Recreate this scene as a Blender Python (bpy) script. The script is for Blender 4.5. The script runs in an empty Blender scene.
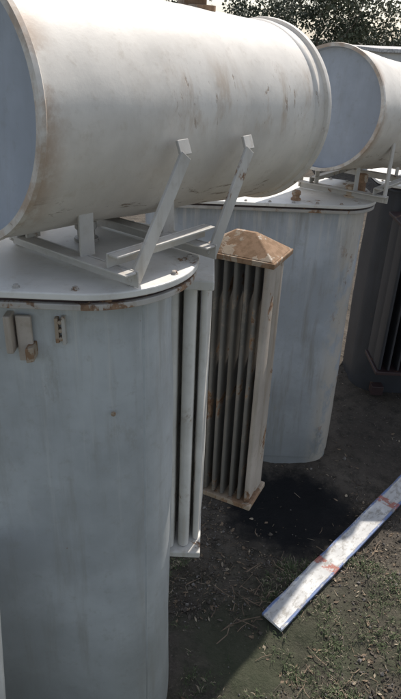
import bpy, bmesh, math, random
from mathutils import Vector, Matrix, noise
random.seed(7)
S=bpy.context.scene
GZ=-0.22
def link(ob,parent=None):
    S.collection.objects.link(ob)
    if parent: ob.parent=parent
    return ob
def empty(name,loc=(0,0,0)):
    e=bpy.data.objects.new(name,None); e.empty_display_size=.1; link(e); return e
def mesh_obj(name,bm,mats,parent=None,smooth=False,bevel=0,auto=None,recalc=True):
    me=bpy.data.meshes.new(name)
    if recalc: bmesh.ops.recalc_face_normals(bm,faces=bm.faces[:])
    bm.to_mesh(me); bm.free()
    if not isinstance(mats,(list,tuple)): mats=[mats]
    for m in mats: me.materials.append(m)
    if smooth:
        for p in me.polygons: p.use_smooth=True
    ob=bpy.data.objects.new(name,me); link(ob,parent)
    if bevel:
        b=ob.modifiers.new('b','BEVEL'); b.width=bevel; b.segments=2; b.limit_method='ANGLE'; b.angle_limit=math.radians(40)
    if auto is not None:
        me.set_sharp_from_angle(angle=math.radians(auto))
    return ob
class N:
    def __init__(s,name):
        s.m=bpy.data.materials.new(name); s.m.use_nodes=True; s.t=s.m.node_tree; s.b=s.t.nodes['Principled BSDF']
        s.tc=s.t.nodes.new('ShaderNodeTexCoord')
    def l(s,a,b): s.t.links.new(a,b)
    def noise(s,scale,detail=6,rough=.6,map=None,dist=0):
        n=s.t.nodes.new('ShaderNodeTexNoise'); n.inputs['Scale'].default_value=scale; n.inputs['Detail'].default_value=detail
        n.inputs['Roughness'].default_value=rough; n.inputs['Distortion'].default_value=dist
        if map:
            mp=s.t.nodes.new('ShaderNodeMapping'); mp.inputs['Scale'].default_value=map[0:3]
            if len(map)>3: mp.inputs['Location'].default_value=map[3:6]
            s.l(s.tc.outputs['Object'],mp.inputs['Vector']); s.l(mp.outputs[0],n.inputs['Vector'])
        else: s.l(s.tc.outputs['Object'],n.inputs['Vector'])
        return n.outputs['Fac']
    def ramp(s,src,a,b,va=0,vb=1):
        n=s.t.nodes.new('ShaderNodeMapRange'); n.inputs['From Min'].default_value=a; n.inputs['From Max'].default_value=b
        n.inputs['To Min'].default_value=va; n.inputs['To Max'].default_value=vb; n.interpolation_type='SMOOTHSTEP'
        s.l(src,n.inputs['Value']); return n.outputs['Result']
    def math(s,op,a,b=None):
        n=s.t.nodes.new('ShaderNodeMath'); n.operation=op
        for i,v in enumerate((a,b)):
            if v is None: continue
            if isinstance(v,(int,float)): n.inputs[i].default_value=v
            else: s.l(v,n.inputs[i])
        return n.outputs[0]
    def mix(s,f,a,b):
        n=s.t.nodes.new('ShaderNodeMix'); n.data_type='RGBA'
        if isinstance(f,(int,float)): n.inputs[0].default_value=f
        else: s.l(f,n.inputs[0])
        for i,v in ((6,a),(7,b)):
            if isinstance(v,tuple): n.inputs[i].default_value=(*v,1)
            else: s.l(v,n.inputs[i])
        return n.outputs[2]
    def sep(s):
        n=s.t.nodes.new('ShaderNodeSeparateXYZ'); s.l(s.tc.outputs['Object'],n.inputs[0]); return n.outputs
    def fin(s,col,rough=.6,bump=None,bs=.2,bd=.003,metal=0,spec=.4):
        s.l(col,s.b.inputs['Base Color']) if not isinstance(col,tuple) else setattr(s.b.inputs['Base Color'],'default_value',(*col,1))
        if isinstance(rough,(int,float)): s.b.inputs['Roughness'].default_value=rough
        else: s.l(rough,s.b.inputs['Roughness'])
        s.b.inputs['Metallic'].default_value=metal; s.b.inputs['Specular IOR Level'].default_value=spec
        if bump is not None:
            n=s.t.nodes.new('ShaderNodeBump'); n.inputs['Strength'].default_value=bs; n.inputs['Distance'].default_value=bd
            s.l(bump,n.inputs['Height']); s.l(n.outputs[0],s.b.inputs['Normal'])
        return s.m
RUST=(.17,.09,.05); RUST2=(.33,.21,.13)
def paint(name,base,rust=.66,grime=.5,drip=True,rustcol=RUST,seed=0,extra=None,halo_c=(.42,.34,.26)):
    k=N(name)
    big=k.noise(3.2,5,.6,(1,1,1,seed,seed*.7,0))
    c=k.mix(k.ramp(big,.35,.7),tuple(v*.80 for v in base),tuple(min(1,v*1.1) for v in base))
    st=k.noise(2.2,6,.65,(9,9,.8,seed,0,seed))
    if drip:
        g=k.math('MULTIPLY',k.ramp(st,.50,.74),grime)
        c=k.mix(g,c,tuple(v*m for v,m in zip(base,(.62,.56,.48))))
    fine=k.noise(34,8,.7,(1,1,1,seed,3,1))
    g2=k.math('MULTIPLY',k.ramp(fine,.52,.72),.45)
    c=k.mix(g2,c,tuple(v*m for v,m in zip(base,(.7,.66,.6))))
    r=k.noise(9,9,.68,(1,1,.7,seed+5,seed,2),.4)
    rf=k.ramp(r,rust,rust+.03)
    rc=k.mix(k.ramp(k.noise(45,4),.4,.6),rustcol,RUST2)
    halo=k.math('MULTIPLY',k.ramp(r,rust-.06,rust+.02),.4)
    c=k.mix(halo,c,halo_c)
    c=k.mix(rf,c,rc)
    if extra: c,rf=extra(k,c,rf,rc)
    h=k.math('ADD',k.math('MULTIPLY',big,.8),k.math('MULTIPLY',fine,.25))
    h=k.math('SUBTRACT',h,k.math('MULTIPLY',rf,.25))
    return k.fin(c,k.ramp(rf,0,1,.5,.9),h,.35,.006)
def cons_extra(k,c,rf,rc):
    x,y,z=k.sep()
    band=k.math('MULTIPLY',k.ramp(x,.085,.0),k.ramp(k.noise(6,8,.7,(1,1,1,4,0,0)),.42,.58))
    band=k.math('MULTIPLY',band,.7)
    c=k.mix(band,c,(.40,.26,.16))
    b=k.math('MULTIPLY',k.ramp(k.noise(3.2,7,.66,(1,1.3,1.3,2,4,3),.4),.50,.74),.45)
    c=k.mix(b,c,(.52,.45,.37))
    gl=k.noise(5,6,.7,(1.9,.8,.8,1,2,6),.4)
    win=k.math('MULTIPLY',k.ramp(z,-.06,.02),k.ramp(z,.16,.08))
    win=k.math('MULTIPLY',win,k.ramp(x,.28,.42))
    c=k.mix(k.math('MULTIPLY',k.math('MULTIPLY',k.ramp(gl,.46,.64),win),.65),c,(.50,.38,.27))
    s=k.noise(15,6,.72,(2.4,.9,.9,1,2,6),.5)
    s=k.math('MULTIPLY',k.ramp(s,.60,.65),win)
    c=k.mix(k.math('MULTIPLY',s,.7),c,(.34,.24,.17))
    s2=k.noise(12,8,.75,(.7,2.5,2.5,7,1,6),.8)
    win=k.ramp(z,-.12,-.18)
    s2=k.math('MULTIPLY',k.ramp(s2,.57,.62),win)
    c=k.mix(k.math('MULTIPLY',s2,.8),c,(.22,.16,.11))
    return c,k.math('MAXIMUM',rf,k.math('MAXIMUM',s,s2))
def tank_extra(k,c,rf,rc):
    x,y,z=k.sep()
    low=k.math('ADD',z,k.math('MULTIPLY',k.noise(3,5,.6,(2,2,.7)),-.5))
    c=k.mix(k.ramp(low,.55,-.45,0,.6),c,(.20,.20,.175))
    run=k.noise(3,6,.7,(14,14,.5,3,3,3))
    m=k.math('MULTIPLY',k.ramp(run,.54,.70),k.ramp(z,.55,1.35,0,.5))
    c=k.mix(m,c,(.64,.63,.59))
    chip=k.ramp(k.noise(26,4,.6,(1,1,.8,2,8,1)),.725,.74)
    c=k.mix(chip,c,(.26,.15,.08))
    scuff=k.ramp(k.noise(5,9,.8,(1.5,1.5,.6,5,2,7)),.58,.65,0,.4)
    c=k.mix(scuff,c,(.34,.33,.30))
    return c,k.math('MAXIMUM',rf,chip)
def tank2_extra(k,c,rf,rc):
    c,rf=tank_extra(k,c,rf,rc)
    x,y,z=k.sep()
    e=k.math('MULTIPLY',k.ramp(x,.60,.72),k.ramp(k.noise(5,8,.72,(1.5,1.5,.8,1,1,1)),.40,.52))
    c=k.mix(k.math('MULTIPLY',e,.65),c,(.54,.47,.38))
    top=k.math('MULTIPLY',k.ramp(z,.75,1.28),k.ramp(k.noise(3,7,.7,(10,10,.6,4,4,4)),.48,.64))
    c=k.mix(k.math('MULTIPLY',top,.6),c,(.66,.62,.56))
    r=k.math('MULTIPLY',k.ramp(x,.62,.74),k.ramp(k.noise(9,8,.75,(1,1,.6,8,1,1)),.59,.64))
    c=k.mix(k.math('MULTIPLY',r,.8),c,rc)
    return c,k.math('MAXIMUM',rf,r)
P_CONS=paint('weathered_offwhite_paint',(.76,.705,.63),.74,.35,False,extra=cons_extra)
P_CAP=paint('shade_tinted_endplate_paint',(.44,.475,.53),.74,.3,True,seed=3)  # bluish shade of the near end's shadow side, put into the base colour
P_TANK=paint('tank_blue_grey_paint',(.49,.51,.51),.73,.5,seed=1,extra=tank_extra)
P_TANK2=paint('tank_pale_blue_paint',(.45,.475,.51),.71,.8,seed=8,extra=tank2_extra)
P_LID=paint('lid_white_paint',(.80,.77,.71),.63,.2,False,seed=2,rustcol=(.28,.17,.10))
P_RIM=paint('rim_rusty_paint',(.48,.45,.41),.53,.5,seed=12,rustcol=(.2,.12,.075))
P_STRUT=paint('strut_grey_paint',(.58,.55,.50),.62,.5,seed=4)
P_FINW=paint('fin_white_paint',(.78,.75,.69),.63,.6,seed=5)
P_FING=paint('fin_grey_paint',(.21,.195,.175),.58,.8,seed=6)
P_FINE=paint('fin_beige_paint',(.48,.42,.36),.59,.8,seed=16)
P_RUST=paint('rusty_header_paint',(.44,.35,.26),.47,.8,seed=9,rustcol=(.25,.155,.09))
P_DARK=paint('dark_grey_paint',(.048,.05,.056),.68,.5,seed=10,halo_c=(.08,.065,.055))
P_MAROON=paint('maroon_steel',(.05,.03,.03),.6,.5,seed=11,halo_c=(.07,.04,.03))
def rrect(x0,x1,y0,y1,r,n=14):
    pts=[]
    for cx,cy,a0 in ((x1-r,y0+r,-90),(x1-r,y1-r,0),(x0+r,y1-r,90),(x0+r,y0+r,180)):
        for i in range(n+1):
            a=math.radians(a0+90*i/n); pts.append((cx+r*math.cos(a),cy+r*math.sin(a)))
    return pts
def prism(bm,pts,z0,z1,mi=0):
    b=[bm.verts.new((x,y,z0)) for x,y in pts]; t=[bm.verts.new((x,y,z1)) for x,y in pts]
    n=len(pts); fs=[bm.faces.new(t),bm.faces.new(b[::-1])]
    for i in range(n): fs.append(bm.faces.new((b[i],b[(i+1)%n],t[(i+1)%n],t[i])))
    for f in fs: f.material_index=mi
def box(bm,c,ux,uy,uz,mi=0):
    c=Vector(c);ux=Vector(ux);uy=Vector(uy);uz=Vector(uz)
    v=[bm.verts.new(c+ux*a+uy*b+uz*d) for d in(-1,1) for b in(-1,1) for a in(-1,1)]
    for q in ((0,2,3,1),(4,5,7,6),(0,1,5,4),(2,6,7,3),(0,4,6,2),(1,3,7,5)):
        f=bm.faces.new([v[i] for i in q]); f.material_index=mi
def bar(bm,a,b,w,t,side=(0,0,1),mi=0):
    a=Vector(a);b=Vector(b);d=(b-a);u=d.normalized();s=Vector(side)
    s=(s-u*s.dot(u)).normalized(); q=u.cross(s)
    box(bm,(a+b)/2,d/2,s*w/2,q*t/2,mi)
def angle_iron(bm,a,b,w,t,s1,mi=0):
    a=Vector(a);b=Vector(b);u=(b-a).normalized();s=Vector(s1);s=(s-u*s.dot(u)).normalized();q=u.cross(s)
    box(bm,(a+b)/2,(b-a)/2,s*w/2,q*t/2,mi)
    o=s*(w/2-t/2)+q*(w/2+t/2*.0)
    box(bm,(a+b)/2+o+q*(t/2+.0005),(b-a)/2*.999,s*t/2,q*(w/2-t/2),mi)
def lathe(bm,prof,c,axis=(0,0,1),n=32,mi=0):
    ax=Vector(axis).normalized(); u=ax.orthogonal().normalized(); v=ax.cross(u); c=Vector(c); rings=[]
    for r,h in prof:
        rings.append([bm.verts.new(c+ax*h+(u*math.cos(2*math.pi*i/n)+v*math.sin(2*math.pi*i/n))*max(r,1e-4)) for i in range(n)])
    for k in range(len(prof)-1):
        for i in range(n):
            f=bm.faces.new((rings[k][i],rings[k][(i+1)%n],rings[k+1][(i+1)%n],rings[k+1][i])); f.material_index=mi if isinstance(mi,int) else mi[k]
def finplate(bm,c,ulong,uth,length,th,z0,z1,mi=0):
    c=Vector((c[0],c[1],0));a=Vector((*ulong,0)).normalized();b=Vector((*uth,0)).normalized()
    prof=[]
    hl=length/2;ht=th/2
    for s in(1,-1):
        for i in range(7):
            an=math.radians(-90+180*i/6)
            prof.append((s*(hl-ht+ht*math.cos(an)),s*ht*math.sin(an)))
        prof.append((s*(hl*.12),s*ht)); prof.append((0,s*ht*.45)); prof.append((-s*hl*.12,s*ht))
    pts=[(c+a*p+b*q) for p,q in prof]
    prism(bm,[(p.x,p.y) for p in pts],z0,z1,mi)
def conservator(name,parent,near,far,r,mats):
    near=Vector(near);far=Vector(far);L=(far-near).length
    bm=bmesh.new()
    i=.022
    prof=[(0,i+.012),(r*.55,i+.010),(r*.88,i+.002),(r-.012,i),(r-.010,-.004),(r+.004,-.004),(r+.006,.006),(r,.012),
          (r,.03)]+[(r,.03+(L-.11)*q/12) for q in range(1,12)]+[(r,L-.075),(r+.004,L-.07),(r+.006,L-.062),(r+.002,L-.055),(r+.003,L-.022),(r+.013,L-.020),(r+.015,L-.010),(r+.013,L),(r*.98,L+.004),(r*.5,L+.03),(0,L+.04)]
    mi=[1,1,1,1,0,0,0]+[0]*30
    lathe(bm,prof,(0,0,0),(1,0,0),96,mi)
    for v in bm.verts:
        if v.co.x>.02 and v.co.x<L-.08:
            d=noise.noise(v.co*5)*.005+noise.noise(v.co*12)*.0015
            n=Vector((0,v.co.y,v.co.z)).normalized(); v.co+=n*d
    ob=mesh_obj(name,bm,mats,parent,True,auto=35)
    ax=(far-near).normalized(); z=Vector((0,0,1)); y=z.cross(ax).normalized(); z=ax.cross(y)
    M=Matrix((ax,y,z)).transposed().to_4x4(); M.translation=near
    ob.matrix_world=M
    return ob
def tank(root,x0,x1,y0,y1,r,zt,z0,matbody,over=.06,rim=None,lid=None):
    bm=bmesh.new()
    rb=max(.05,r-over)
    body=rrect(x0+over,x1-over,y0+over,y1-over,rb,18)
    zs=[z0+.05+(zt-.045-z0-.05)*k/24 for k in range(25)]
    rings=[]
    dense=[]
    for i in range(len(body)):
        a=body[i];b=body[(i+1)%len(body)]; d=math.dist(a,b); m=max(1,int(d/.05))
        for j in range(m): dense.append((a[0]+(b[0]-a[0])*j/m,a[1]+(b[1]-a[1])*j/m))
    cx=(x0+x1)/2;cy=(y0+y1)/2
    for z in zs:
        ring=[]
        for x,y in dense:
            d=noise.noise(Vector((x*2.5,y*2.5,z*2.2)))*.010+noise.noise(Vector((x*7,y*7,z*6)))*.003
            n=Vector((x-cx,y-cy)).normalized(); ring.append(bm.verts.new((x+n.x*d,y+n.y*d,z)))
        rings.append(ring)
    n=len(dense)
    for k in range(24):
        for i in range(n): bm.faces.new((rings[k][i],rings[k][(i+1)%n],rings[k+1][(i+1)%n],rings[k+1][i]))
    bm.faces.new(rings[0][::-1]); bm.faces.new(rings[-1])
    mesh_obj('tank_body',bm,matbody,root,True,auto=40)
    bm=bmesh.new()
    o2=over*1.12
    prism(bm,rrect(x0+o2,x1-o2,y0+o2,y1-o2,max(.04,r-o2),12),z0-.02,z0+.049)
    mesh_obj('base_plate',bm,matbody,root)
    bm=bmesh.new(); prism(bm,rrect(x0+.004,x1-.004,y0+.004,y1-.004,r-.004,18),zt-.040,zt-.026)
    mesh_obj('tank_flange',bm,rim or P_RIM,root,bevel=.002)
    bm=bmesh.new(); prism(bm,rrect(x0+.014,x1-.014,y0+.014,y1-.014,r-.014,18),zt-.0255,zt-.0165)
    mesh_obj('gasket',bm,P_MAROON,root)
    bm=bmesh.new(); prism(bm,rrect(x0,x1,y0,y1,r,18),zt-.016,zt)
    mesh_obj('lid',bm,lid or P_LID,root,bevel=.003)
    bm=bmesh.new(); pts=rrect(x0+.022,x1-.022,y0+.022,y1-.022,r-.022,6); 
    for i in range(len(pts)):
        a=Vector(pts[i]);b=Vector(pts[(i+1)%len(pts)]); d=(b-a).length; m=max(1,round(d/.11))
        for j in range(m):
            if d<.09 and i%2: continue
            p=a.lerp(b,j/m); lathe(bm,[(0,zt-.002),(.009,zt-.002),(.009,zt+.002),(.006,zt+.0025),(.006,zt+.007),(0,zt+.008)],(p.x,p.y,0),n=6)
    mesh_obj('lid_bolts',bm,P_RIM,root)
# ================= transformer 1
T1=empty('power_transformer')
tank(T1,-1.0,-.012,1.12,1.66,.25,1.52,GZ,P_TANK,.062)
A1=Vector((-.482,1.222,1.850));B1=Vector((.145,2.04,1.778))
conservator('conservator_tank',T1,A1,B1,.25,[P_CONS,P_CAP])
ax=(B1-A1); ax.z=0; ax.normalize(); nn=Vector((ax.y,-ax.x,0)).normalized()
axt=(B1-A1).normalized()
bm=bmesh.new(); 
bar(bm,(-.128,1.196,GZ+.06),(-.128,1.196,1.47),.006,.004,(1,0,0)); mesh_obj('weld_seam',bm,P_TANK,T1,bevel=.001)
def frame(root,A,r,zt,foots,back,ax,nn,mat):
    bm=bmesh.new()
    for (f,tp) in foots:
        f=Vector(f); tp=Vector(tp)
        bk=f-nn*back
        angle_iron(bm,bk+Vector((0,0,.016)),f+nn*.02+Vector((0,0,.016)),.036,.005,(0,0,1))
        bar(bm,f+Vector((0,0,.0))+ax*.006,tp,.034,.008,ax)
        bar(bm,tp-ax*.0,tp+Vector((-nn.x*.012,-nn.y*.012,.03)),.036,.007,ax)
        bt=Vector((tp.x,tp.y,tp.z))-nn*(r*1.72)
        bar(bm,bk+ax*.004,bt,.034,.008,ax)
        for q in (.33,.80):
            p=f.lerp(bk,q); d=abs((Vector((p.x-A.x,p.y-A.y,0))).dot(nn)); hh=A.z-math.sqrt(max(0,r*r-d*d))
            if d<r: bar(bm,p+Vector((0,0,.03)),Vector((p.x,p.y,hh+.008)),.04,.006,ax)
    f0,f1=Vector(foots[0][0]),Vector(foots[1][0])
    for q in (.10,.85):
        a=f0-nn*back*q+Vector((0,0,.050)); b=f1-nn*back*q+Vector((0,0,.050))
        angle_iron(bm,a-ax*.03,b+ax*.03,.032,.005,(0,0,1))
    mesh_obj('conservator_support',bm,mat,root,bevel=.0015)
frame(T1,A1,.25,1.52,[((-.150,1.170,1.525),(-.048,1.318,1.765)),((.012,1.365,1.525),(.098,1.500,1.752))],.40,ax,nn,P_STRUT)
bm=bmesh.new()
for x,y,h,r in ((-.30,1.47,.05,.022),(-.62,1.42,.07,.03),(-.45,1.56,.05,.02)):
    lathe(bm,[(r*1.4,0),(r*1.4,.008),(r,.009),(r,h*.6),(r*1.25,h*.62),(r*1.25,h),(r*.8,h+.006),(0,h+.006)],(x,y,1.52),n=12)
mesh_obj('lid_fittings',bm,P_STRUT,T1,bevel=.001)
bm=bmesh.new(); c=A1+axt*.70+Vector((0,0,.243))
lathe(bm,[(.062,0),(.062,.012),(.038,.014),(.038,.030),(.052,.031),(.052,.048),(.045,.055),(0,.057)],c,n=20)
mesh_obj('filler_cap',bm,P_RUST,T1,True,auto=30)
bm=bmesh.new(); yb=1.182
box(bm,(-.415,yb-.018,1.405),(.008,0,0),(0,.018,0),(0,0,.045),1)
box(bm,(-.385,yb-.014,1.39),(.017,0,0),(0,.005,0),(0,0,.055),1)
box(bm,(-.372,yb-.02,1.36),(.008,.004,0),(0,.02,0),(0,0,.018),0)
box(bm,(-.40,yb-.005,1.40),(.005,0,0),(0,.006,0),(0,0,.03),0)
mesh_obj('lifting_lug',bm,[P_RUST,P_FINE],T1,bevel=.003)
bm=bmesh.new()
box(bm,(-.300,yb-.006,1.41),(.004,0,0),(0,.008,0),(0,0,.034),1)
box(bm,(-.315,yb-.006,1.41),(.004,0,0),(0,.008,0),(0,0,.030),0)
for dz in(-.02,0,.02): lathe(bm,[(.005,0),(.005,.010),(0,.011)],(-.307,yb-.004,1.41+dz),(0,-1,0),n=8,mi=0)
mesh_obj('terminal_bracket',bm,[P_RUST,P_STRUT],T1,bevel=.001)
bm=bmesh.new()
lathe(bm,[(.0,0),(.006,0),(.006,.004),(0,.005)],(-.20,1.182,1.19),(0,-1,0),n=8)
mesh_obj('plug',bm,P_RUST,T1)
bm=bmesh.new()
for i,(x,y) in enumerate(((-.125,1.50),(-.078,1.505),(-.028,1.515),(.014,1.55))):
    finplate(bm,(x,y+.12),(0.06,1),(1,-.06),.24,.036 if i<3 else .020,.42,1.385)
mesh_obj('radiator_fins',bm,P_FINW,T1,True,auto=50)
bm=bmesh.new()
box(bm,(-.058,1.615,1.402),(.088,0,0),(-.0,.132,0),(0,0,.014)); box(bm,(-.058,1.615,.405),(.084,0,0),(0,.125,0),(0,0,.012))
mesh_obj('radiator_header',bm,P_FINW,T1,bevel=.004)
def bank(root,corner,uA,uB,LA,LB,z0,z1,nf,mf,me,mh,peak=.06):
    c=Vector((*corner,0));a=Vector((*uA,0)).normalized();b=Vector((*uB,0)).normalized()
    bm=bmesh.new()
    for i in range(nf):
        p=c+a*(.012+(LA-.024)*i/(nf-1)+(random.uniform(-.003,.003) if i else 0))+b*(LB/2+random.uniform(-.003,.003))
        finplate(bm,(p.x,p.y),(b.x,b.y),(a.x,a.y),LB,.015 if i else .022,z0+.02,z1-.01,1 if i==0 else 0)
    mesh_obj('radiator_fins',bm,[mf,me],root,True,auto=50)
    bm=bmesh.new(); o=.02
    mid=c+a*LA/2+b*LB/2
    box(bm,mid+Vector((0,0,z1)),a*(LA/2+o),b*(LB/2+o),Vector((0,0,.010)))
    lo=[mid+a*(LA/2+o-.004)*s+b*(LB/2+o-.004)*t+Vector((0,0,z1+.0101)) for s,t in((-1,-1),(1,-1),(1,1),(-1,1))]
    hi=[mid+a*(LA*.16)*s+b*(LB*.05)*t+Vector((0,0,z1+peak)) for s,t in((-1,-1),(1,-1),(1,1),(-1,1))]
    lv=[bm.verts.new(v) for v in lo];hv=[bm.verts.new(v) for v in hi]
    bm.faces.new(hv);bm.faces.new(lv[::-1])
    for i in range(4): bm.faces.new((lv[i],lv[(i+1)%4],hv[(i+1)%4],hv[i]))
    box(bm,mid+Vector((0,0,z0)),a*(LA/2+.012),b*(LB/2+.012),Vector((0,0,.012)))
    mesh_obj('radiator_header',bm,mh,root,bevel=.004)
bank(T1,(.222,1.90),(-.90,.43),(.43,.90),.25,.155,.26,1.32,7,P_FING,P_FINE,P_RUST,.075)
bm=bmesh.new(); 
lathe(bm,[(.025,0),(.025,.28)],(-.13,1.70,1.25),(.30,.85,0),n=16); lathe(bm,[(.025,0),(.025,.28)],(-.13,1.70,.34),(.30,.85,0),n=16)
mesh_obj('radiator_pipes',bm,P_FING,T1,True)
# ================= transformer 2
T2=empty('power_transformer.001')
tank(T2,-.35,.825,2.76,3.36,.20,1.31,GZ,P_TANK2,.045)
A2=Vector((.505,2.80,1.718));B2=A2+ax*1.0+Vector((0,0,-.12))
conservator('conservator_tank',T2,A2,B2,.255,[P_CONS,P_CAP])
f0=A2+ax*.22+nn*.24; f0.z=1.315; t0=A2+ax*.26+nn*.225; t0.z=1.60
f1=A2+ax*.72+nn*.24; f1.z=1.315; t1=A2+ax*.76+nn*.225; t1.z=1.57
frame(T2,A2,.262,1.31,[(f0,t0),(f1,t1)],.45,ax,nn,P_STRUT)
bm=bmesh.new()
for x,y,h,r in ((.42,2.84,.04,.017),(.10,2.9,.06,.025),(.70,2.95,.05,.025),(.765,3.03,.09,.022)):
    lathe(bm,[(r*1.4,0),(r*1.4,.008),(r,.009),(r,h*.6),(r*1.25,h*.62),(r*1.25,h),(r*.8,h+.006),(0,h+.006)],(x,y,1.31),n=12)
mesh_obj('lid_fittings',bm,P_RUST,T2,bevel=.001)
# ================= transformer 3 (dark, right rear)
T3=empty('power_transformer.002')
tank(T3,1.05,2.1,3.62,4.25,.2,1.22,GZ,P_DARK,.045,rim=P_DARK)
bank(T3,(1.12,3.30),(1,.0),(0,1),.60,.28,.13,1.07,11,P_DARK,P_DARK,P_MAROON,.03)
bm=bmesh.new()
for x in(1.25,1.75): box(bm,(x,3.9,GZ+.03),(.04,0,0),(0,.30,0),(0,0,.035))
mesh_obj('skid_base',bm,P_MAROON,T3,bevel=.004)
A3=Vector((1.30,3.75,1.60)); B3=A3+ax*1.0+Vector((0,0,-.1)); conservator('conservator_tank',T3,A3,B3,.24,[P_CONS,P_CAP])
f0=A3+ax*.2+nn*.24; f0.z=1.225; t0=A3+ax*.24+nn*.22; t0.z=1.52
f1=A3+ax*.7+nn*.24; f1.z=1.225; t1=A3+ax*.74+nn*.22; t1.z=1.50
frame(T3,A3,.25,1.22,[(f0,t0),(f1,t1)],.42,ax,nn,P_STRUT)
# ================= steel sheet left front
bm=bmesh.new()
box(bm,(-.640,.99,.30),(.14,0,.0),(0,.008,0),(.04,0,.52)); 
mesh_obj('steel_panel',bm,P_FINW,None,bevel=.003)
# ================= board on the ground
def board_mat():
    k=N('painted_board'); x,y,z=k.sep()
    e=k.math('ABSOLUTE',y); wob=k.math('MULTIPLY',k.noise(11,6,.7),.026)
    blue=k.math('MULTIPLY',k.ramp(k.math('ADD',e,wob),.054,.061),k.ramp(k.noise(9,6,.7,(1,1,1,3,3,3)),.38,.5))
    c=k.mix(k.ramp(k.noise(6,6),.4,.7),(.54,.53,.51),(.76,.75,.72))
    c=k.mix(k.math('MULTIPLY',blue,.85),c,(.08,.15,.36))
    n=k.noise(20,9,.75,(1,2,1))
    c=k.mix(k.math('MULTIPLY',k.ramp(n,.48,.62),.65),c,(.24,.21,.17))
    r=None
    for cx in(.42,1.02,1.5):
        d=k.ramp(k.math('ABSOLUTE',k.math('SUBTRACT',x,cx)),.032,.02)
        r=d if r is None else k.math('MAXIMUM',r,d)
    r=k.math('MULTIPLY',r,k.ramp(k.noise(24,6,.7),.42,.5))
    c=k.mix(k.math('MULTIPLY',r,.85),c,(.38,.11,.07))
    return k.fin(c,.65,n,.3,.002)
bm=bmesh.new()
L=3.2;W=.055
rows=[]
NB=90
for i in range(NB):
    x=L*i/(NB-1); zb=.006*math.sin(x*2.1)+.003*math.sin(x*7)
    prof=[(-W,-.006),(-W,.006),(-W+.008,.008),(-W+.014,.003),(W-.014,.003),(W-.008,.008),(W,.006),(W,-.006)]
    e=noise.noise(Vector((x*9,0,0)))*.005
    jit=[random.uniform(-.012,.012) if i in(0,NB-1) else 0 for _ in range(4)]
    rows.append([bm.verts.new((x+jit[j//2],p[0]+e*(1 if p[0]>0 else -.6),p[1]+zb)) for j,p in enumerate(prof)])
for i in range(NB-1):
    for j in range(8): bm.faces.new((rows[i][j],rows[i][(j+1)%8],rows[i+1][(j+1)%8],rows[i+1][j]))
bm.faces.new(rows[0]);bm.faces.new(rows[-1][::-1])
bo=mesh_obj('painted_board',bm,board_mat())
bang=math.atan2(1.0,.90)
bo.location=(.352,1.715,GZ+.014); bo.rotation_euler=(0,0,bang)
# ================= ground
def groundz(x,y):
    v=Vector((x,y,0))
    return GZ+ (noise.noise(v*1.3)*.03+noise.noise(v*5)*.016+noise.noise(v*17)*.009 if abs(x)<9 and abs(y-3)<9 else 0)-.012
def axisvals(c):
    vals=[];s=.028
    v=0
    while v<400:
        vals.append(v); 
        if v>2.0: s*=1.16
        v+=s
    return sorted([c-a for a in vals[1:]]+[c+a for a in vals])
xs=axisvals(.8);ys=axisvals(2.6)
bm=bmesh.new();g=[[bm.verts.new((x,y,groundz(x,y))) for x in xs] for y in ys]
for j in range(len(ys)-1):
    for i in range(len(xs)-1): bm.faces.new((g[j][i],g[j][i+1],g[j+1][i+1],g[j+1][i]))
k=N('dark_soil_painted_shadow')
n1=k.noise(1.6,6,.6);n2=k.noise(14,9,.75);n3=k.noise(70,6,.7)
c=k.mix(k.ramp(n1,.35,.65),(.092,.077,.062),(.15,.127,.102))
c=k.mix(k.ramp(n2,.42,.68),c,(.056,.049,.040))
c=k.mix(k.math('MULTIPLY',k.ramp(n3,.55,.72),.7),c,(.23,.195,.155))
x,y,z=k.sep()
gr=k.math('MULTIPLY',k.ramp(k.noise(2.6,6,.6,(1,1,1,9,9,9)),.36,.55),k.ramp(y,2.3,1.5))
c=k.mix(k.math('MULTIPLY',gr,.6),c,(.062,.078,.042))
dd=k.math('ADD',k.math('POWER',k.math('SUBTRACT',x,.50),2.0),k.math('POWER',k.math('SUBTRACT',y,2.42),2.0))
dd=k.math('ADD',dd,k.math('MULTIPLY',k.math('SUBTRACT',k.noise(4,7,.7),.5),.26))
shadow_patch=k.ramp(dd,.15,.06)  # shadow between radiator bank and second tank, painted into the soil colour
c=k.mix(shadow_patch,c,(.010,.010,.011))
gm=k.fin(c,k.ramp(shadow_patch,0,1,.95,.7),k.math('ADD',n2,k.math('MULTIPLY',n3,.6)),.9,.022,spec=.2)
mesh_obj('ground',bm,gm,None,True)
def flat(name,col,r=.8):
    k=N(name); n=k.noise(25,4); c=k.mix(k.ramp(n,.35,.65),tuple(v*.6 for v in col),tuple(v*1.2 for v in col)); return k.fin(c,r)
dm=[flat('dry_leaf',(.20,.145,.095)),flat('pale_straw',(.34,.28,.20)),flat('grass_blade',(.085,.115,.048)),flat('stone_chip',(.20,.18,.16)),flat('soil_crumb',(.10,.082,.064))]
bm=bmesh.new()
def inside(x,y):
    return (-1<x<-.02 and 1.15<y<1.65) or (-.3<x<.82 and 2.79<y<3.35)
def in_shadow_patch(x,y): return (x-.5)**2+(y-2.42)**2<.12  # area of the painted ground shadow, kept nearly free of litter
def onboard(x,y):
    dx,dy=x-.352,y-1.715; a=dx*math.cos(bang)+dy*math.sin(bang); b=-dx*math.sin(bang)+dy*math.cos(bang)
    return -.02<a<3.2 and abs(b)<.053
octa=[Vector(v) for v in((1,0,0),(0,1,0),(-1,0,0),(0,-1,0),(0,0,1),(0,0,-1))]
of=((0,1,4),(1,2,4),(2,3,4),(3,0,4),(1,0,5),(2,1,5),(3,2,5),(0,3,5))
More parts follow.
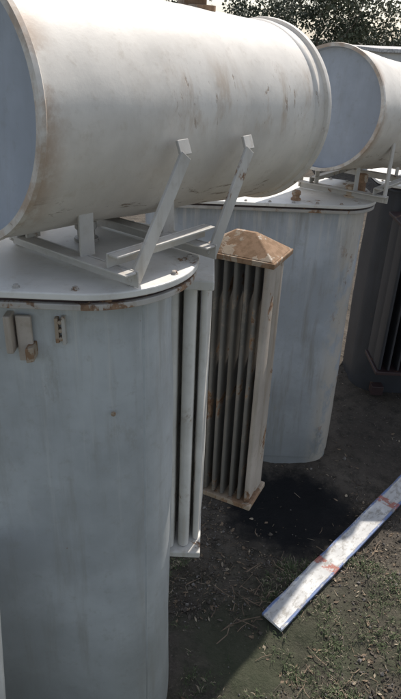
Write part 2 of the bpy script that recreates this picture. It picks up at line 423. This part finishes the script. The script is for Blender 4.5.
for i in range(56000):
    if i%3: x=random.uniform(-.2,1.8);y=random.uniform(.9,2.7)
    else: x=random.uniform(-.4,3.0);y=random.uniform(.9,4.6)
    dn=noise.noise(Vector((x*2.2,y*2.2,3)))+.6*noise.noise(Vector((x*7,y*7,1)))
    if random.random()>.5+.9*dn or inside(x,y) or onboard(x,y) or (in_shadow_patch(x,y) and random.random()<.96): continue
    z=groundz(x,y)+.002; t=random.random(); a=random.uniform(0,6.28)
    grassy = y<2.1 and noise.noise(Vector((x*3,y*3,8)))+.5*(1.75-y)>-.02
    u=Vector((math.cos(a),math.sin(a),random.uniform(-.3,.3)));w=Vector((-math.sin(a),math.cos(a),random.uniform(-.4,.4)))
    p=Vector((x,y,z+.001))
    if grassy and random.random()<.6:
        for b in range(4):
            a2=random.uniform(0,6.28); h=random.uniform(.006,.030); o=Vector((math.cos(a2),math.sin(a2),0)); s=o.cross(Vector((0,0,1)))*.0011
            q=p+o*.004; m=q+o*h*.4+Vector((0,0,h*.6)); e=q+o*h*.95+Vector((0,0,h*.6))
            v=[bm.verts.new(q-s),bm.verts.new(q+s),bm.verts.new(m+s),bm.verts.new(m-s),bm.verts.new(e)]
            mi=2 if random.random()<.8 else 1
            f=bm.faces.new(v[:4]);f.material_index=mi;f=bm.faces.new((v[3],v[2],v[4]));f.material_index=mi
    elif t<.30:
        l=random.choice((.003,.004,.006,.012))*random.uniform(.7,1.3);ww=l*random.uniform(.25,.6)
        vs=[bm.verts.new(p+q) for q in(-u*l,-u*l*.3+w*ww,u*l*.4+w*ww*.9+Vector((0,0,.003)),u*l,-w*ww)]
        f=bm.faces.new(vs); f.material_index=random.choice((0,0,0,1,4))
    elif t<.40:
        l=random.uniform(.006,.026);ww=random.uniform(.0006,.0013)
        vs=[bm.verts.new(p+q) for q in(-u*l-w*ww,-u*l+w*ww,u*l+w*ww,u*l-w*ww)]
        f=bm.faces.new(vs); f.material_index=random.choice((1,0,4,4))
    else:
        r=random.uniform(.0015,.006)*(2.4 if random.random()<.07 else 1)
        R3=Matrix.Rotation(a,3,'Z')@Matrix.Rotation(random.random()*3,3,'X')
        vs=[bm.verts.new(p+(R3@(o*r*random.uniform(.5,1.2)))) for o in octa]
        mi=random.choice((3,4,4,4))
        for q in of: f=bm.faces.new([vs[j] for j in q]); f.material_index=mi
mesh_obj('ground_litter',bm,dm,recalc=False)
bm=bmesh.new()
for i in range(60):
    cx,cy=random.choice(((.28,2.0),(.70,2.05),(.18,1.75),(.5,1.45)))
    x=cx+random.gauss(0,.09);y=cy+random.gauss(0,.09);a=random.uniform(0,6.28);l=random.uniform(.015,.055)
    if onboard(x,y): continue
    p=Vector((x,y,groundz(x,y)+random.uniform(.004,.02)));u=Vector((math.cos(a),math.sin(a),random.uniform(-.12,.12)))*l
    m=p+Vector((random.gauss(0,.006),random.gauss(0,.006),.004))
    w=random.uniform(.0015,.004); bar(bm,p-u,m,w,w); bar(bm,m,p+u,w*.8,w*.8)
mesh_obj('twigs',bm,[flat('twig_pale',(.20,.145,.10))])
# ================= background: shed and trees
wm=N('whitewashed_wall'); wn=wm.noise(2,6,.6,(1,1,.3)); wallm=wm.fin(wm.mix(wm.ramp(wn,.35,.7),(.60,.59,.57),(.76,.75,.72)),.9,wn,.3,.02)
dk=flat('window_dark',(.04,.045,.05),.3)
Hs=empty('white_shed')
bm=bmesh.new(); hx,hy=2.80,12.5
box(bm,(hx+2.6,hy,GZ+1.0),(2.6,0,0),(0,1.5,0),(0,0,1.0)); mesh_obj('walls',bm,wallm,Hs)
bm=bmesh.new(); v=[]
# low parapet roof slab
box(bm,(hx+2.6,hy,GZ+2.035),(2.68,0,0),(0,1.58,0),(0,0,.03))
mesh_obj('roof',bm,flat('roof_slab',(.62,.60,.57)),Hs,bevel=.01)
bm=bmesh.new()
for x in(hx+.9,hx+3.9): box(bm,(x,hy-1.5,GZ+1.2),(.4,0,0),(0,.02,0),(0,0,.35))
box(bm,(hx+2.4,hy-1.5,GZ+.85),(.4,0,0),(0,.02,0),(0,0,.84)); mesh_obj('windows_and_door',bm,dk,Hs)
leafm=[flat('leaf_dark',(.065,.08,.05),.7),flat('leaf_mid',(.10,.115,.07),.7),flat('leaf_pale',(.15,.155,.11),.7)]
barkm=flat('bark',(.15,.12,.10),.9)
def tree(x,y,h,n,leaf=.05,spread=.14):
    e=empty('tree'); bm=bmesh.new(); tips=[]
    def limb(p,d,l,r,lev):
        segs=4;q=p
        pts=[p]
        for i in range(segs):
            d=(d+Vector((random.gauss(0,.16),random.gauss(0,.16),random.gauss(.02,.06)))).normalized(); q=q+d*l/segs; pts.append(q)
        rr=[r*(1-.55*i/segs) for i in range(segs+1)]
        prev=None
        for i,pp in enumerate(pts):
            ring=[bm.verts.new(pp+Vector((math.cos(t*1.047)*rr[i],math.sin(t*1.047)*rr[i],0))) for t in range(6)]
            if prev:
                for t in range(6): bm.faces.new((prev[t],prev[(t+1)%6],ring[(t+1)%6],ring[t]))
            prev=ring
            if lev>=2 and i>0: tips.append(pp)
        if lev<3:
            for b in range(5 if lev==0 else 3):
                a=random.uniform(0,6.28); nd=(d*.35+Vector((math.cos(a),math.sin(a),random.uniform(-.25,.5)))).normalized()
                limb(pts[random.choice((1,2,3,4)) if lev==0 else random.choice((2,3,4))],nd,l*random.uniform(.5,.72),rr[-1]*.8,lev+1)
    limb(Vector((x,y,GZ-.05)),Vector((0,0,1)),h*.5,.04*h/3,0)
    mesh_obj('trunk_and_limbs',bm,barkm,e,True)
    bm=bmesh.new()
    for i in range(n):
        t=random.choice(tips); p=t+Vector((random.gauss(0,1),random.gauss(0,1),random.gauss(0,1)))*spread
        if p.z<GZ+.3: continue
        u=Vector((random.gauss(0,1),random.gauss(0,1),random.gauss(0,1))).normalized(); w=u.orthogonal().normalized(); w=(Matrix.Rotation(random.random()*6.28,3,u)@w); s=leaf*random.uniform(.5,1.3)
        f=bm.faces.new([bm.verts.new(p+q) for q in(-u*s,w*s*.65,u*s,-w*s*.65)])
        k=noise.noise(t*1.5)+random.gauss(0,.25); f.material_index=0 if k<-.1 else (1 if k<.3 else 2)
    mesh_obj('foliage',bm,leafm,e,recalc=False)
for (x,y,h,n) in ((-1.6,15,4.0,6000),(.5,16,4.4,6000),(2.0,15.5,4.0,6000),(3.3,16.5,4.6,7000),(4.9,17,4.4,7000),(6.6,18.5,5.0,7000),(1.2,19,5,5000)):
    tree(x,y,h,n,.042,.15)
bm=bmesh.new()
for i in range(40000):
    x=random.uniform(-12,22);y=random.uniform(22,25); top=2.2+.55*noise.noise(Vector((x*.45,0,0)))+.5*noise.noise(Vector((x*1.8,y*.5,0)))
    p=Vector((x,y,GZ+random.random()**.8*top)); u=Vector((random.gauss(0,1),random.gauss(0,1),random.gauss(0,1))).normalized(); w=u.orthogonal().normalized(); w=(Matrix.Rotation(random.random()*6.28,3,u)@w); s=random.uniform(.05,.11)
    f=bm.faces.new([bm.verts.new(p+q) for q in(-u*s,w*s*.6,u*s,-w*s*.6)]); f.material_index=random.choice((0,1,1,2))
mesh_obj('hedge',bm,leafm,recalc=False)
# ================= light, sky, camera
el=math.radians(50); hd=Vector((.45,.89)).normalized()
s=Vector((hd.x*math.cos(el),hd.y*math.cos(el),math.sin(el)))
w=bpy.data.worlds.new('World');S.world=w;w.use_nodes=True
sk=w.node_tree.nodes.new('ShaderNodeTexSky');sk.sky_type='NISHITA';sk.sun_disc=False;sk.sun_elevation=el;sk.sun_rotation=math.atan2(hd.x,hd.y)
sk.dust_density=1.2;sk.ozone_density=1.0
hs=w.node_tree.nodes.new('ShaderNodeHueSaturation');hs.inputs['Saturation'].default_value=.60
bg=w.node_tree.nodes['Background'];w.node_tree.links.new(sk.outputs[0],hs.inputs['Color']);w.node_tree.links.new(hs.outputs[0],bg.inputs[0]);bg.inputs[1].default_value=.15
ld=bpy.data.lights.new('sun','SUN');ld.energy=4.5;ld.angle=math.radians(.6);ld.color=(1,.95,.88)
lo=bpy.data.objects.new('sun',ld);lo.rotation_euler=s.to_track_quat('Z','Y').to_euler();link(lo)
cd=bpy.data.cameras.new('camera');cd.sensor_fit='VERTICAL';cd.sensor_height=24;cd.lens=24*600/699;cd.clip_end=2000;cd.clip_start=.02
co=bpy.data.objects.new('camera',cd);link(co)
R=Matrix.Rotation(math.radians(62),4,'X')@Matrix.Rotation(math.radians(2.3),4,'Z')
co.matrix_world=Matrix.Translation((0,0,2.0))@R
S.camera=co
S.view_settings.view_transform='Standard';S.view_settings.look='None';S.view_settings.exposure=0
